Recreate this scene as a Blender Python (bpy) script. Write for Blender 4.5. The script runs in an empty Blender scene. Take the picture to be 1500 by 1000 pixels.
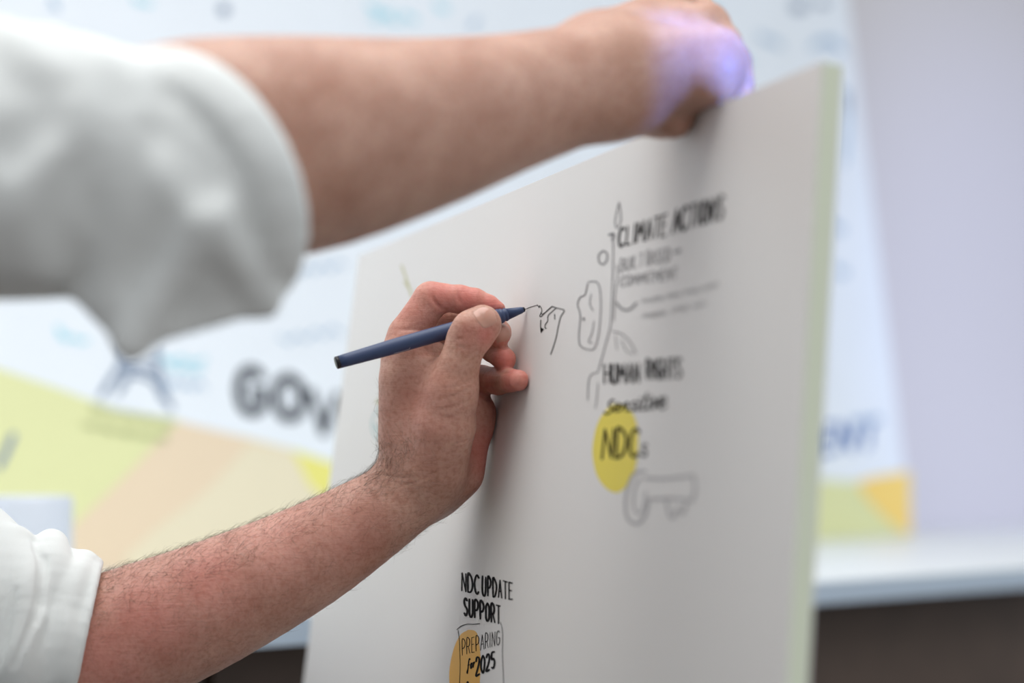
import bpy, math, random
import numpy as np
from mathutils import Vector

C = bpy.context.scene.collection
scene = bpy.context.scene
random.seed(7); rng = np.random.default_rng(7)

# ------------------------------------------------------------------ camera, world, lights, exposure
F = 3542.0                                   # focal length in pixels of a 1500 px wide frame (85 mm lens)
PITCH = math.atan(160 / F)
CAM = np.array([0.0, 0.0, 1.02])
cd = bpy.data.cameras.new('camera'); cam = bpy.data.objects.new('camera', cd); C.objects.link(cam)
cam.location = CAM; cam.rotation_euler = (math.pi / 2 + PITCH, 0, 0)
cd.lens = 85.0; cd.sensor_width = 36.0; cd.clip_start = 0.05; cd.clip_end = 50
cd.dof.use_dof = True; cd.dof.focus_distance = 1.375; cd.dof.aperture_fstop = 85 / 22.5
scene.camera = cam

w = bpy.data.worlds.new('world'); scene.world = w; w.use_nodes = True
w.node_tree.nodes['Background'].inputs[0].default_value = (0.93, 0.96, 1.0, 1)
w.node_tree.nodes['Background'].inputs[1].default_value = 0.46

def area(name, loc, target, size, energy, col=(1, 1, 1), sy=None):
    l = bpy.data.lights.new(name, 'AREA'); l.size = size; l.energy = energy; l.color = col
    if sy: l.shape = 'RECTANGLE'; l.size_y = sy
    o = bpy.data.objects.new(name, l); C.objects.link(o); o.location = loc
    o.rotation_euler = (Vector(target) - Vector(loc)).to_track_quat('-Z', 'Y').to_euler()
    return o
def spot(name, loc, target, energy, col, ang, blend=1.0, radius=0.05):
    l = bpy.data.lights.new(name, 'SPOT'); l.energy = energy; l.color = col
    l.spot_size = math.radians(ang); l.spot_blend = blend; l.shadow_soft_size = radius
    o = bpy.data.objects.new(name, l); C.objects.link(o); o.location = loc
    o.rotation_euler = (Vector(target) - Vector(loc)).to_track_quat('-Z', 'Y').to_euler()
    return o
area('ceiling_panel_light', (-0.35, 1.25, 2.8), (-0.15, 1.2, 1.1), 2.0, 40, (1.0, 0.985, 0.96))
area('front_fill_light', (0.9, -1.4, 2.5), (0.1, 1.5, 1.1), 1.2, 15, (1.0, 0.99, 0.97))  # added soft fill from behind the camera, lifts the board's end face and wall
area('poster_wash_light', (2.3, 1.9, 2.8), (0.5, 3.6, 1.2), 1.0, 22, (0.86, 0.94, 1.0))
spot('violet_stage_light', (2.6, 0.6, 2.2), (0.98, 4.1, 1.20), 260, (0.42, 0.52, 1.0), 24)
spot('blue_hand_light', (1.08, -0.05, 1.78), (0.108, 1.118, 1.200), 330, (0.07, 0.22, 1.0), 3.4, 0.5, 0.01)

scene.view_settings.view_transform = 'Standard'; scene.view_settings.look = 'None'
scene.view_settings.gamma = 1; scene.view_settings.use_curve_mapping = False
scene.view_settings.exposure = 0.0

# ------------------------------------------------------------------ geometry of the view
R_ = np.array([1.0, 0, 0]); FW = np.array([0, math.cos(PITCH), math.sin(PITCH)]); UP = np.array([0, -math.sin(PITCH), math.cos(PITCH)])
def ray(px, py): return FW + (px - 750) / F * R_ + (500 - py) / F * UP
def P(px, py, Y): return CAM + Y * ray(px, py)
def unit(v): v = np.asarray(v, float); return v / np.linalg.norm(v)
class Plane:
    """A leaning board: origin o, horizontal direction d, up-the-slope direction e, outward normal n."""
    def __init__(s, o, d, lean, n0):
        s.o = np.asarray(o, float); s.d = unit(d); n0 = unit(n0)
        s.e = -n0 * math.sin(lean) + np.array([0, 0, math.cos(lean)])
        s.n = n0 * math.cos(lean) + np.array([0, 0, math.sin(lean)])
    def hit(s, px, py, off=0.0):
        r = ray(px, py); t = ((s.o + s.n * off - CAM) @ s.n) / (r @ s.n); return CAM + r * t
    def at(s, u, v, off=0.0): return s.o + s.d * u + s.e * v + s.n * off
    def uv(s, p): q = p - s.o; return q @ s.d, q @ s.e
dB = unit([-1050 / F, math.cos(PITCH) + 160 / F * math.sin(PITCH), 0])
board = Plane(P(772, 452, 1.36), dB, math.radians(7.3), [-dB[1], dB[0], 0])
dP = unit([0.943, 1.0, 0]); nP = np.array([dP[1], -dP[0], 0])
TOP_Z = CAM[2] - 0.13                                    # counter top
pb = CAM + np.array([0.608, 3.68, 0]); pb[2] = TOP_Z + 0.001
poster = Plane(pb, dP, math.radians(7.7), nP)

# ------------------------------------------------------------------ materials
def lin(c): return tuple(((x / 255) / 12.92 if x / 255 <= 0.04045 else ((x / 255 + 0.055) / 1.055) ** 2.4) for x in c)
def mat(name, rgb, rough=0.6, bump=0.0, scale=50.0, var=0.0, coat=0.0, sheen=0.0):
    m = bpy.data.materials.new(name); m.use_nodes = True; nt = m.node_tree; b = nt.nodes['Principled BSDF']
    c = lin(rgb); b.inputs['Base Color'].default_value = (*c, 1); b.inputs['Roughness'].default_value = rough
    if coat: b.inputs['Coat Weight'].default_value = coat
    if sheen: b.inputs['Sheen Weight'].default_value = sheen
    if bump or var:
        tc = nt.nodes.new('ShaderNodeTexCoord'); n = nt.nodes.new('ShaderNodeTexNoise')
        n.inputs['Scale'].default_value = scale; n.inputs['Detail'].default_value = 5
        nt.links.new(tc.outputs['Object'], n.inputs['Vector'])
        if bump:
            bp = nt.nodes.new('ShaderNodeBump'); bp.inputs['Strength'].default_value = bump; bp.inputs['Distance'].default_value = 0.002
            nt.links.new(n.outputs['Fac'], bp.inputs['Height']); nt.links.new(bp.outputs[0], b.inputs['Normal'])
        if var:
            mx = nt.nodes.new('ShaderNodeMix'); mx.data_type = 'RGBA'
            mx.inputs[6].default_value = (*[x * (1 - var) for x in c], 1); mx.inputs[7].default_value = (*[min(1, x * (1 + var)) for x in c], 1)
            nt.links.new(n.outputs['Fac'], mx.inputs[0]); nt.links.new(mx.outputs[2], b.inputs['Base Color'])
    return m
M = {}
M['board'] = mat('board_paper', (228, 226, 224), 0.55, 0.03, 400)
M['core'] = mat('foam_core', (226, 234, 212), 0.7, 0.1, 300)
M['ink'] = mat('black_ink', (16, 14, 17), 0.9)
M['ink'].node_tree.nodes['Principled BSDF'].inputs['Specular IOR Level'].default_value = 0.15
M['ink_soft'] = mat('grey_ink', (120, 118, 120), 0.6)
M['ink_pale'] = mat('pale_grey_marker', (178, 176, 178), 0.6)
M['yellow'] = mat('yellow_dot', (236, 218, 80), 0.55)
M['orange'] = mat('orange_dot', (238, 178, 60), 0.55)
M['olive'] = mat('olive_ink', (190, 188, 140), 0.6)
M['teal'] = mat('teal_ink', (160, 195, 195), 0.6)
M['poster'] = mat('poster_paper', (234, 240, 247), 0.6, 0.0, 8, 0.04)
M['p_yellow'] = mat('poster_yellow', (224, 226, 172), 0.6, 0, 3, 0.05)
M['p_peach'] = mat('poster_peach', (232, 212, 184), 0.6, 0, 3, 0.05)
M['p_cream'] = mat('poster_cream', (232, 222, 194), 0.6, 0, 3, 0.05)
M['p_lemon'] = mat('poster_lemon', (234, 228, 128), 0.6)
M['p_orange'] = mat('poster_orange', (250, 214, 120), 0.6)
M['p_navy'] = mat('poster_navy', (20, 28, 44), 0.6)
M['p_blue'] = mat('poster_blue', (70, 112, 176), 0.6)
M['p_slate'] = mat('poster_slate', (130, 146, 170), 0.6)
M['p_sky'] = mat('poster_sky', (176, 222, 236), 0.6)
M['p_haze'] = mat('poster_haze', (170, 194, 218), 0.6)
M['p_moss'] = mat('poster_moss', (172, 178, 126), 0.6)
M['wall'] = mat('wall_paint', (216, 211, 211), 0.8, 0.05, 60)
M['counter'] = mat('counter_top', (236, 240, 240), 0.35)
M['lip'] = mat('counter_lip', (190, 206, 222), 0.4)
M['dark'] = mat('dark_wood', (86, 70, 60), 0.5, 0.15, 14, 0.35)
M['floor'] = mat('floor_boards', (88, 76, 66), 0.55, 0.1, 10, 0.25)
M['pen'] = mat('pen_body', (54, 72, 110), 0.42, 0.02, 900)
M['pen_dark'] = mat('pen_black', (22, 23, 28), 0.4)
M['pen_print'] = mat('pen_print', (170, 178, 196), 0.5)
M['steel'] = mat('tip_steel', (120, 120, 125), 0.3); M['steel'].node_tree.nodes['Principled BSDF'].inputs['Metallic'].default_value = 1
M['cup'] = mat('glazed_white', (214, 221, 232), 0.18, coat=0.4)
M['trouser'] = mat('dark_cotton', (44, 48, 60), 0.9, 0.2, 300)
M['shoe'] = mat('brown_leather', (70, 50, 38), 0.45)
M['hair'] = mat('brown_hair', (72, 54, 40), 0.6, 0.5, 200)
M['stool'] = mat('stool_wood', (150, 110, 72), 0.5, 0.1, 20, 0.2)
M['eye'] = mat('eye_white', (235, 232, 228), 0.2)
M['iris'] = mat('eye_iris', (60, 70, 60), 0.2)

def shirt_mat():
    m = mat('white_cotton', (236, 240, 239), 0.85, sheen=0.2); nt = m.node_tree; b = nt.nodes['Principled BSDF']
    tc = nt.nodes.new('ShaderNodeTexCoord')
    n = nt.nodes.new('ShaderNodeTexNoise'); n.inputs['Scale'].default_value = 26; n.inputs['Detail'].default_value = 3; n.inputs['Distortion'].default_value = 0.6
    v = nt.nodes.new('ShaderNodeTexNoise'); v.inputs['Scale'].default_value = 1400
    nt.links.new(tc.outputs['Object'], n.inputs['Vector']); nt.links.new(tc.outputs['Object'], v.inputs['Vector'])
    b1 = nt.nodes.new('ShaderNodeBump'); b1.inputs['Strength'].default_value = 0.35; b1.inputs['Distance'].default_value = 0.006
    b2 = nt.nodes.new('ShaderNodeBump'); b2.inputs['Strength'].default_value = 0.15; b2.inputs['Distance'].default_value = 0.0005
    nt.links.new(n.outputs['Fac'], b1.inputs['Height']); nt.links.new(v.outputs['Fac'], b2.inputs['Height'])
    nt.links.new(b1.outputs[0], b2.inputs['Normal']); nt.links.new(b2.outputs[0], b.inputs['Normal'])
    return m
M['shirt'] = shirt_mat()

def skin_mat():
    m = bpy.data.materials.new('skin'); m.use_nodes = True; nt = m.node_tree; b = nt.nodes['Principled BSDF']; L = nt.links
    tc = nt.nodes.new('ShaderNodeTexCoord'); at = nt.nodes.new('ShaderNodeAttribute'); at.attribute_name = 'red'
    n = nt.nodes.new('ShaderNodeTexNoise'); n.inputs['Scale'].default_value = 34; n.inputs['Detail'].default_value = 6; n.inputs['Roughness'].default_value = 0.6
    L.new(tc.outputs['Object'], n.inputs['Vector'])
    r = nt.nodes.new('ShaderNodeValToRGB'); e = r.color_ramp.elements
    e[0].position = 0.32; e[0].color = (*lin((184, 139, 120)), 1); e[1].position = 0.70; e[1].color = (*lin((214, 174, 156)), 1)
    L.new(n.outputs['Fac'], r.inputs['Fac'])
    # fine freckling
    f = nt.nodes.new('ShaderNodeTexNoise'); f.inputs['Scale'].default_value = 420; f.inputs['Detail'].default_value = 3
    L.new(tc.outputs['Object'], f.inputs['Vector'])
    fr = nt.nodes.new('ShaderNodeValToRGB'); fr.color_ramp.elements[0].position = 0.30; fr.color_ramp.elements[0].color = (0.82, 0.74, 0.70, 1)
    fr.color_ramp.elements[1].position = 0.55; fr.color_ramp.elements[1].color = (1, 1, 1, 1)
    L.new(f.outputs['Fac'], fr.inputs['Fac'])
    mu = nt.nodes.new('ShaderNodeMix'); mu.data_type = 'RGBA'; mu.blend_type = 'MULTIPLY'; mu.inputs[0].default_value = 1
    L.new(r.outputs[0], mu.inputs[6]); L.new(fr.outputs[0], mu.inputs[7])
    mx = nt.nodes.new('ShaderNodeMix'); mx.data_type = 'RGBA'; mx.inputs[7].default_value = (*lin((220, 118, 112)), 1)
    L.new(at.outputs['Fac'], mx.inputs[0]); L.new(mu.outputs[2], mx.inputs[6]); L.new(mx.outputs[2], b.inputs['Base Color'])
    b.inputs['Roughness'].default_value = 0.50; b.inputs['Specular IOR Level'].default_value = 0.42
    b.inputs['Subsurface Weight'].default_value = 0.35; b.inputs['Subsurface Scale'].default_value = 0.006
    b.inputs['Subsurface Radius'].default_value = (1.0, 0.35, 0.2)
    # skin relief: fine cells + longer wrinkles (crossing the limb)
    vo = nt.nodes.new('ShaderNodeTexVoronoi'); vo.inputs['Scale'].default_value = 900
    L.new(tc.outputs['Object'], vo.inputs['Vector'])
    mp = nt.nodes.new('ShaderNodeMapping'); mp.inputs['Scale'].default_value = (55, 55, 420); mp.inputs['Rotation'].default_value = (0.0, 0.12, 0)
    L.new(tc.outputs['Object'], mp.inputs['Vector'])
    wn = nt.nodes.new('ShaderNodeTexNoise'); wn.inputs['Scale'].default_value = 1; wn.inputs['Detail'].default_value = 4; wn.inputs['Distortion'].default_value = 1.2
    L.new(mp.outputs[0], wn.inputs['Vector'])
    b1 = nt.nodes.new('ShaderNodeBump'); b1.inputs['Strength'].default_value = 0.30; b1.inputs['Distance'].default_value = 0.0009
    L.new(wn.outputs['Fac'], b1.inputs['Height'])
    b2 = nt.nodes.new('ShaderNodeBump'); b2.inputs['Strength'].default_value = 0.25; b2.inputs['Distance'].default_value = 0.0003
    L.new(vo.outputs['Distance'], b2.inputs['Height']); L.new(b1.outputs[0], b2.inputs['Normal']); L.new(b2.outputs[0], b.inputs['Normal'])
    return m
M['skin'] = skin_mat()
M['nail'] = mat('nail', (206, 156, 138), 0.28, coat=0.5)
M['nail'].node_tree.nodes['Principled BSDF'].inputs['Subsurface Weight'].default_value = 0.2; M['nail'].node_tree.nodes['Principled BSDF'].inputs['Subsurface Scale'].default_value = 0.003
M['arm_hair'] = mat('arm_hair', (96, 78, 60), 0.6)

# ------------------------------------------------------------------ object helpers
def link(name, me, parent=None, m=None, smooth=True):
    o = bpy.data.objects.new(name, me); C.objects.link(o)
    if m and not me.materials: me.materials.append(m)
    if smooth: me.shade_smooth()
    if parent: o.parent = parent; o.matrix_parent_inverse = parent.matrix_world.inverted()
    return o
def empty(name, loc):
    o = bpy.data.objects.new(name, None); C.objects.link(o); o.location = loc; o.empty_display_size = 0.05
    bpy.context.view_layer.update(); return o
def tag(o, label=None, cat=None, group=None, kind=None):
    for k, v in (('label', label), ('category', cat), ('group', group), ('kind', kind)):
        if v: o[k] = v
    return o
def mesh(name, v, f):
    me = bpy.data.meshes.new(name); me.from_pydata([tuple(map(float, x)) for x in v], [], [tuple(map(int, x)) for x in f]); me.update(); return me
def fast_mesh(name, V, Q):
    me = bpy.data.meshes.new(name); V = np.ascontiguousarray(V, np.float32); Q = np.ascontiguousarray(Q, np.int32)
    me.vertices.add(len(V)); me.vertices.foreach_set('co', V.ravel())
    n = Q.shape[1]; me.loops.add(Q.size); me.loops.foreach_set('vertex_index', Q.ravel())
    me.polygons.add(len(Q)); me.polygons.foreach_set('loop_start', np.arange(0, Q.size, n, dtype=np.int32))
    me.update(calc_edges=True); me.validate(); return me
def box_mesh(name, o, a, b, c, bev=0.0):
    """box with corner o and edge vectors a, b, c"""
    o, a, b, c = map(np.asarray, (o, a, b, c))
    v = [o, o + a, o + a + b, o + b, o + c, o + a + c, o + a + b + c, o + b + c]
    f = [(0, 3, 2, 1), (4, 5, 6, 7), (0, 1, 5, 4), (1, 2, 6, 5), (2, 3, 7, 6), (3, 0, 4, 7)]
    if np.dot(np.cross(a, b), c) < 0: f = [tuple(reversed(q)) for q in f]
    me = mesh(name, v, f)
    if bev:
        import bmesh
        bm = bmesh.new(); bm.from_mesh(me); bmesh.ops.bevel(bm, geom=bm.edges[:] + bm.verts[:], offset=bev, segments=3, affect='EDGES', profile=0.6)
        bm.to_mesh(me); bm.free()
    return me
def lathe(name, a, axis, prof, seg=48):
    """profile [(t along axis, radius)] round the axis starting at a"""
    ax = unit(axis); u = unit(np.cross(ax, [0, 0, 1] if abs(ax[2]) < 0.9 else [1, 0, 0])); w_ = np.cross(ax, u); V = []; Fc = []
    for t, r in prof:
        for k in range(seg):
            th = 2 * math.pi * k / seg; V.append(a + ax * t + (u * math.cos(th) + w_ * math.sin(th)) * r)
    n = len(prof)
    for i in range(n - 1):
        for k in range(seg):
            k2 = (k + 1) % seg; Fc.append((i * seg + k, i * seg + k2, (i + 1) * seg + k2, (i + 1) * seg + k))
    Fc.append(tuple(reversed(range(seg)))); Fc.append(tuple((n - 1) * seg + k for k in range(seg)))
    return mesh(name, V, Fc)
def flat(me):
    me.shade_flat(); return me

# ------------------------------------------------------------------ signed-distance modelling: smooth unions of round cones, meshed with surface nets
def smin(a, b, k):
    h = np.maximum(k - np.abs(a - b), 0) / k; return np.minimum(a, b) - h * h * k * 0.25
class Cone:
    def __init__(s, a, b, r1, r2, squash=None):
        s.a = np.asarray(a, float); s.b = np.asarray(b, float); s.r1 = r1; s.r2 = r2
        s.lo = np.minimum(s.a - r1, s.b - r2); s.hi = np.maximum(s.a + r1, s.b + r2); s.sq = squash
        if np.linalg.norm(s.b - s.a) <= abs(r1 - r2) * 1.001 + 1e-9:
            c, r = (s.a, r1) if r1 >= r2 else (s.b, r2); s.a = c; s.b = c + np.array([0, 0, 1e-5]); s.r1 = r; s.r2 = r
    def __call__(s, p):
        if s.sq is not None:                     # (direction, factor > 1): thinner along direction
            n, f = s.sq; m = (s.a + s.b) / 2; q = p - m; p = p + (q @ n)[:, None] * n * (f - 1)
        ba = s.b - s.a; l2 = ba @ ba; rr = s.r1 - s.r2; a2 = l2 - rr * rr; il2 = 1 / l2
        pa = p - s.a; y = pa @ ba; z = y - l2; xv = pa * l2 - y[:, None] * ba; x2 = np.einsum('ij,ij->i', xv, xv)
        y2 = y * y * l2; z2 = z * z * l2; k = np.sign(rr) * rr * rr * x2
        d = (np.sqrt(x2 * a2 * il2) + y * rr) * il2 - s.r1
        c2 = np.sign(y) * a2 * y2 < k; d = np.where(c2, np.sqrt(x2 + y2) * il2 - s.r1, d)
        c1 = np.sign(z) * a2 * z2 > k; d = np.where(c1, np.sqrt(x2 + z2) * il2 - s.r2, d)
        return d
class Ball:
    """ellipsoid: centre, three radii, three axes (rows)"""
    def __init__(s, c, r, ax=None):
        s.c = np.asarray(c, float); s.r = np.asarray(r, float); s.ax = np.eye(3) if ax is None else np.array(ax)
        m = max(r); s.lo = s.c - m; s.hi = s.c + m
    def __call__(s, p):
        q = (p - s.c) @ s.ax.T; k0 = np.linalg.norm(q / s.r, axis=1); k1 = np.linalg.norm(q / s.r ** 2, axis=1) + 1e-9
        return k0 * (k0 - 1) / k1
class Tri:
    """rounded triangular plate: a patch of cloth"""
    def __init__(s, a, b, c, r):
        s.v = [np.asarray(x, float) for x in (a, b, c)]; s.r = r
        s.lo = np.min(s.v, axis=0) - r; s.hi = np.max(s.v, axis=0) + r
    def __call__(s, p):
        a, b, c = s.v; n = np.cross(b - a, a - c); dd = None; inside = np.zeros(len(p))
        for q0, q1 in ((a, b), (b, c), (c, a)):
            e = q1 - q0; pq = p - q0; inside += np.sign(pq @ np.cross(e, n))
            t = np.clip((pq @ e) / (e @ e), 0, 1); v = pq - t[:, None] * e; d2 = np.einsum('ij,ij->i', v, v)
            dd = d2 if dd is None else np.minimum(dd, d2)
        pl = ((p - a) @ n) ** 2 / (n @ n)
        return np.sqrt(np.where(np.abs(inside) < 2, dd, pl)) - s.r
class Half:
    def __init__(s, pl, off): s.pl = pl; s.off = off; s.lo = np.full(3, -9.); s.hi = np.full(3, 9.)
    def __call__(s, p): return (p - s.pl.o) @ s.pl.n - s.off
class Shape:
    def __init__(s): s.groups = []; s.subs = []; s.cuts = []
    def add(s, prims, k_in=0.004, k_out=0.004): s.groups.append((prims, k_in, k_out))
    def sub(s, prim, k=0.001): s.subs.append((prim, k))
    def box(s):
        lo = np.min([p.lo for g in s.groups for p in g[0]], axis=0); hi = np.max([p.hi for g in s.groups for p in g[0]], axis=0); return lo - 0.016, hi + 0.016
    def __call__(s, pts, c=None, rad=None):
        def near(p, k): return c is None or np.linalg.norm(np.maximum(np.maximum(p.lo - c, c - p.hi), 0)) < rad + k
        d = np.full(len(pts), 0.5)
        for prims, ki, ko in s.groups:
            g = None
            for p in prims:
                if near(p, ki + ko + 0.004):
                    x = p(pts); g = x if g is None else smin(g, x, ki)
            if g is not None: d = smin(d, g, ko)
        for p, k in s.subs:
            if near(p, k + 0.002): d = -smin(-d, p(pts), k)
        for p, k in s.cuts: d = -smin(-d, p(pts), k)
        return d
def polygonise(f, h, bs=12, smooth=1):
    lo, hi = f.box(); nb = np.ceil((hi - lo) / (h * bs)).astype(int); H = h * bs
    g = np.stack(np.meshgrid(*[np.arange(n) for n in nb], indexing='ij'), -1).reshape(-1, 3)
    cen = lo + (g + 0.5) * H; d = np.concatenate([f(cen[i:i + 20000]) for i in range(0, len(cen), 20000)])
    g = g[np.abs(d) < H * 1.15 + 0.004]
    N = (nb * bs + 4).astype(np.int64)
    loc = np.stack(np.meshgrid(*[np.arange(-1, bs + 1)] * 3, indexing='ij'), -1).reshape(-1, 3)
    n = bs + 2; ids = []; pos = []; quads = []
    def gid(c): c = c.astype(np.int64) + 2; return (c[:, 0] * N[1] + c[:, 1]) * N[2] + c[:, 2]
    offs = np.array([[i, j, k] for i in (0, 1) for j in (0, 1) for k in (0, 1)])
    edges = [(a, b) for a in range(8) for b in range(a + 1, 8) if np.abs(offs[a] - offs[b]).sum() == 1]
    for b in g:
        base = b * bs; P0 = lo + (base + loc) * h; c = lo + (base + bs / 2) * h
        v = f(P0, c, H * 0.87 + h * 2)
        if v.min() > 0 or v.max() < 0: continue
        v = v.reshape(n, n, n); s = v < 0
        cs = [s[o[0]:n - 1 + o[0], o[1]:n - 1 + o[1], o[2]:n - 1 + o[2]] for o in offs]
        cnt = sum(x.astype(np.int8) for x in cs); act = (cnt > 0) & (cnt < 8); ac = np.argwhere(act)
        if not len(ac): continue
        vals = np.stack([v[ac[:, 0] + o[0], ac[:, 1] + o[1], ac[:, 2] + o[2]] for o in offs], 1)
        acc = np.zeros((len(ac), 3)); num = np.zeros(len(ac))
        for a_, b_ in edges:
            va, vb = vals[:, a_], vals[:, b_]; m = (va < 0) != (vb < 0); t = np.where(m, va / np.where(m, va - vb, 1), 0)
            acc += m[:, None] * (offs[a_] + t[:, None] * (offs[b_] - offs[a_])); num += m
        ids.append(gid(ac - 1 + base)); pos.append(lo + (ac - 1 + base + acc / num[:, None]) * h)
        for ax in range(3):
            sl0 = [slice(1, n - 1)] * 3; sl1 = list(sl0); sl1[ax] = slice(2, n)
            s0 = s[tuple(sl0)]; s1 = s[tuple(sl1)]; ch = np.argwhere(s0 != s1)
            if not len(ch): continue
            fl = s0[ch[:, 0], ch[:, 1], ch[:, 2]]; u_, w_ = [(1, 2), (2, 0), (0, 1)][ax]; q = ch + base
            du = np.zeros(3, int); du[u_] = 1; dw = np.zeros(3, int); dw[w_] = 1
            Q = np.stack([gid(q - du - dw), gid(q - dw), gid(q), gid(q - du)], 1)
            Q[~fl] = Q[~fl][:, ::-1]; quads.append(Q)
    ids = np.concatenate(ids); pos = np.concatenate(pos); quads = np.concatenate(quads)
    u, first = np.unique(ids, return_index=True); V = pos[first]
    Q = np.searchsorted(u, quads); Q = np.clip(Q, 0, len(u) - 1); ok = (u[Q] == quads).all(1); Q = Q[ok]
    for _ in range(smooth):
        acc = np.zeros_like(V); num = np.zeros(len(V))
        for a_, b_ in ((0, 1), (1, 2), (2, 3), (3, 0)):
            np.add.at(acc, Q[:, a_], V[Q[:, b_]]); np.add.at(acc, Q[:, b_], V[Q[:, a_]]); np.add.at(num, Q[:, a_], 1); np.add.at(num, Q[:, b_], 1)
        V = 0.45 * V + 0.55 * acc / np.maximum(num, 1)[:, None]
    return V, Q
def normals(V, Q):
    n = np.cross(V[Q[:, 2]] - V[Q[:, 0]], V[Q[:, 3]] - V[Q[:, 1]]); N = np.zeros_like(V)
    for i in range(4): np.add.at(N, Q[:, i], n)
    return N / (np.linalg.norm(N, axis=1)[:, None] + 1e-12)
def join(parts):
    V, Q, o = [], [], 0
    for v, q in parts: V.append(v); Q.append(q + o); o += len(v)
    return np.concatenate(V), np.concatenate(Q)
class Chain:
    """a limb: tapering segments without bulges at the joints; bends rounded by interpolation"""
    def __init__(s, js, k=0.0015, sub=1):
        if sub > 1 and len(js) > 2:
            q = [np.append(j[0], j[1]) for j in js]; q = [2 * q[0] - q[1]] + q + [2 * q[-1] - q[-2]]; out = []
            for i in range(1, len(q) - 2):
                a, b, c, d = q[i - 1:i + 3]
                for m in range(sub):
                    t = m / sub; out.append(0.5 * (2 * b + (c - a) * t + (2 * a - 5 * b + 4 * c - d) * t * t + (3 * b - 3 * c + d - a) * t ** 3))
            js = [(x[:3], x[3]) for x in out] + [js[-1]]
        s.c = [Cone(a[0], b[0], a[1], b[1]) for a, b in zip(js, js[1:])]; s.k = k if sub == 1 else 0.0003
        s.lo = np.min([c.lo for c in s.c], axis=0); s.hi = np.max([c.hi for c in s.c], axis=0)
    def __call__(s, p):
        lo = p.min(0) - 0.03; hi = p.max(0) + 0.03; d = None
        near = [c for c in s.c if (c.lo < hi).all() and (c.hi > lo).all()] or s.c
        for c in near: x = c(p); d = x if d is None else smin(d, x, s.k)
        return d
def chain(js, k=0.0015, sub=1): return [Chain(js, k, sub)]

# ------------------------------------------------------------------ the room
def structure(name, me, m): o = link(name, me, None, m, False); o['kind'] = 'structure'; return o
structure('floor', box_mesh('floor', (-4, -2, -0.05), (9, 0, 0), (0, 9, 0), (0, 0, 0.05)), M['floor'])
wall_o = np.array([*(poster.o - nP * 0.19)[:2], 0.0]) - dP * 4.5
structure('wall_back', box_mesh('wall_back', wall_o - nP * 0.1, dP * 8.0, nP * 0.1, np.array([0, 0, 3.0])), M['wall'])

# counter: white worktop on a dark panelled base
front = np.array([0.304, 2.45, 0]); back_pt = wall_o + nP * 0.002
depth = (front - back_pt) @ nP; s0 = (front - back_pt) @ dP
base = back_pt + dP * (s0 - 2.2)
ct = tag(empty('counter', base + dP * 2.2), 'long white-topped counter with a dark brown front below the poster', 'counter')
top0 = base + np.array([0, 0, TOP_Z - 0.026])
link('worktop', box_mesh('worktop', top0, dP * 4.4, nP * depth, np.array([0, 0, 0.026]), 0.004), ct, M['counter'])
link('edge_strip', box_mesh('edge_strip', top0 + nP * depth + np.array([0, 0, 0.001]), dP * 4.4, nP * 0.003, np.array([0, 0, 0.022])), ct, M['lip'], False)
for i in range(6):
    link('front_panel', box_mesh('front_panel', base + nP * (depth - 0.08) + dP * (0.01 + i * 0.73), dP * 0.72, nP * 0.02, np.array([0, 0, TOP_Z - 0.03]), 0.003), ct, M['dark'])
link('carcass', box_mesh('carcass', base + nP * (depth - 0.6) + dP * 0.01, dP * 4.37, nP * 0.515, np.array([0, 0, TOP_Z - 0.03])), ct, M['dark'], False)

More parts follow.
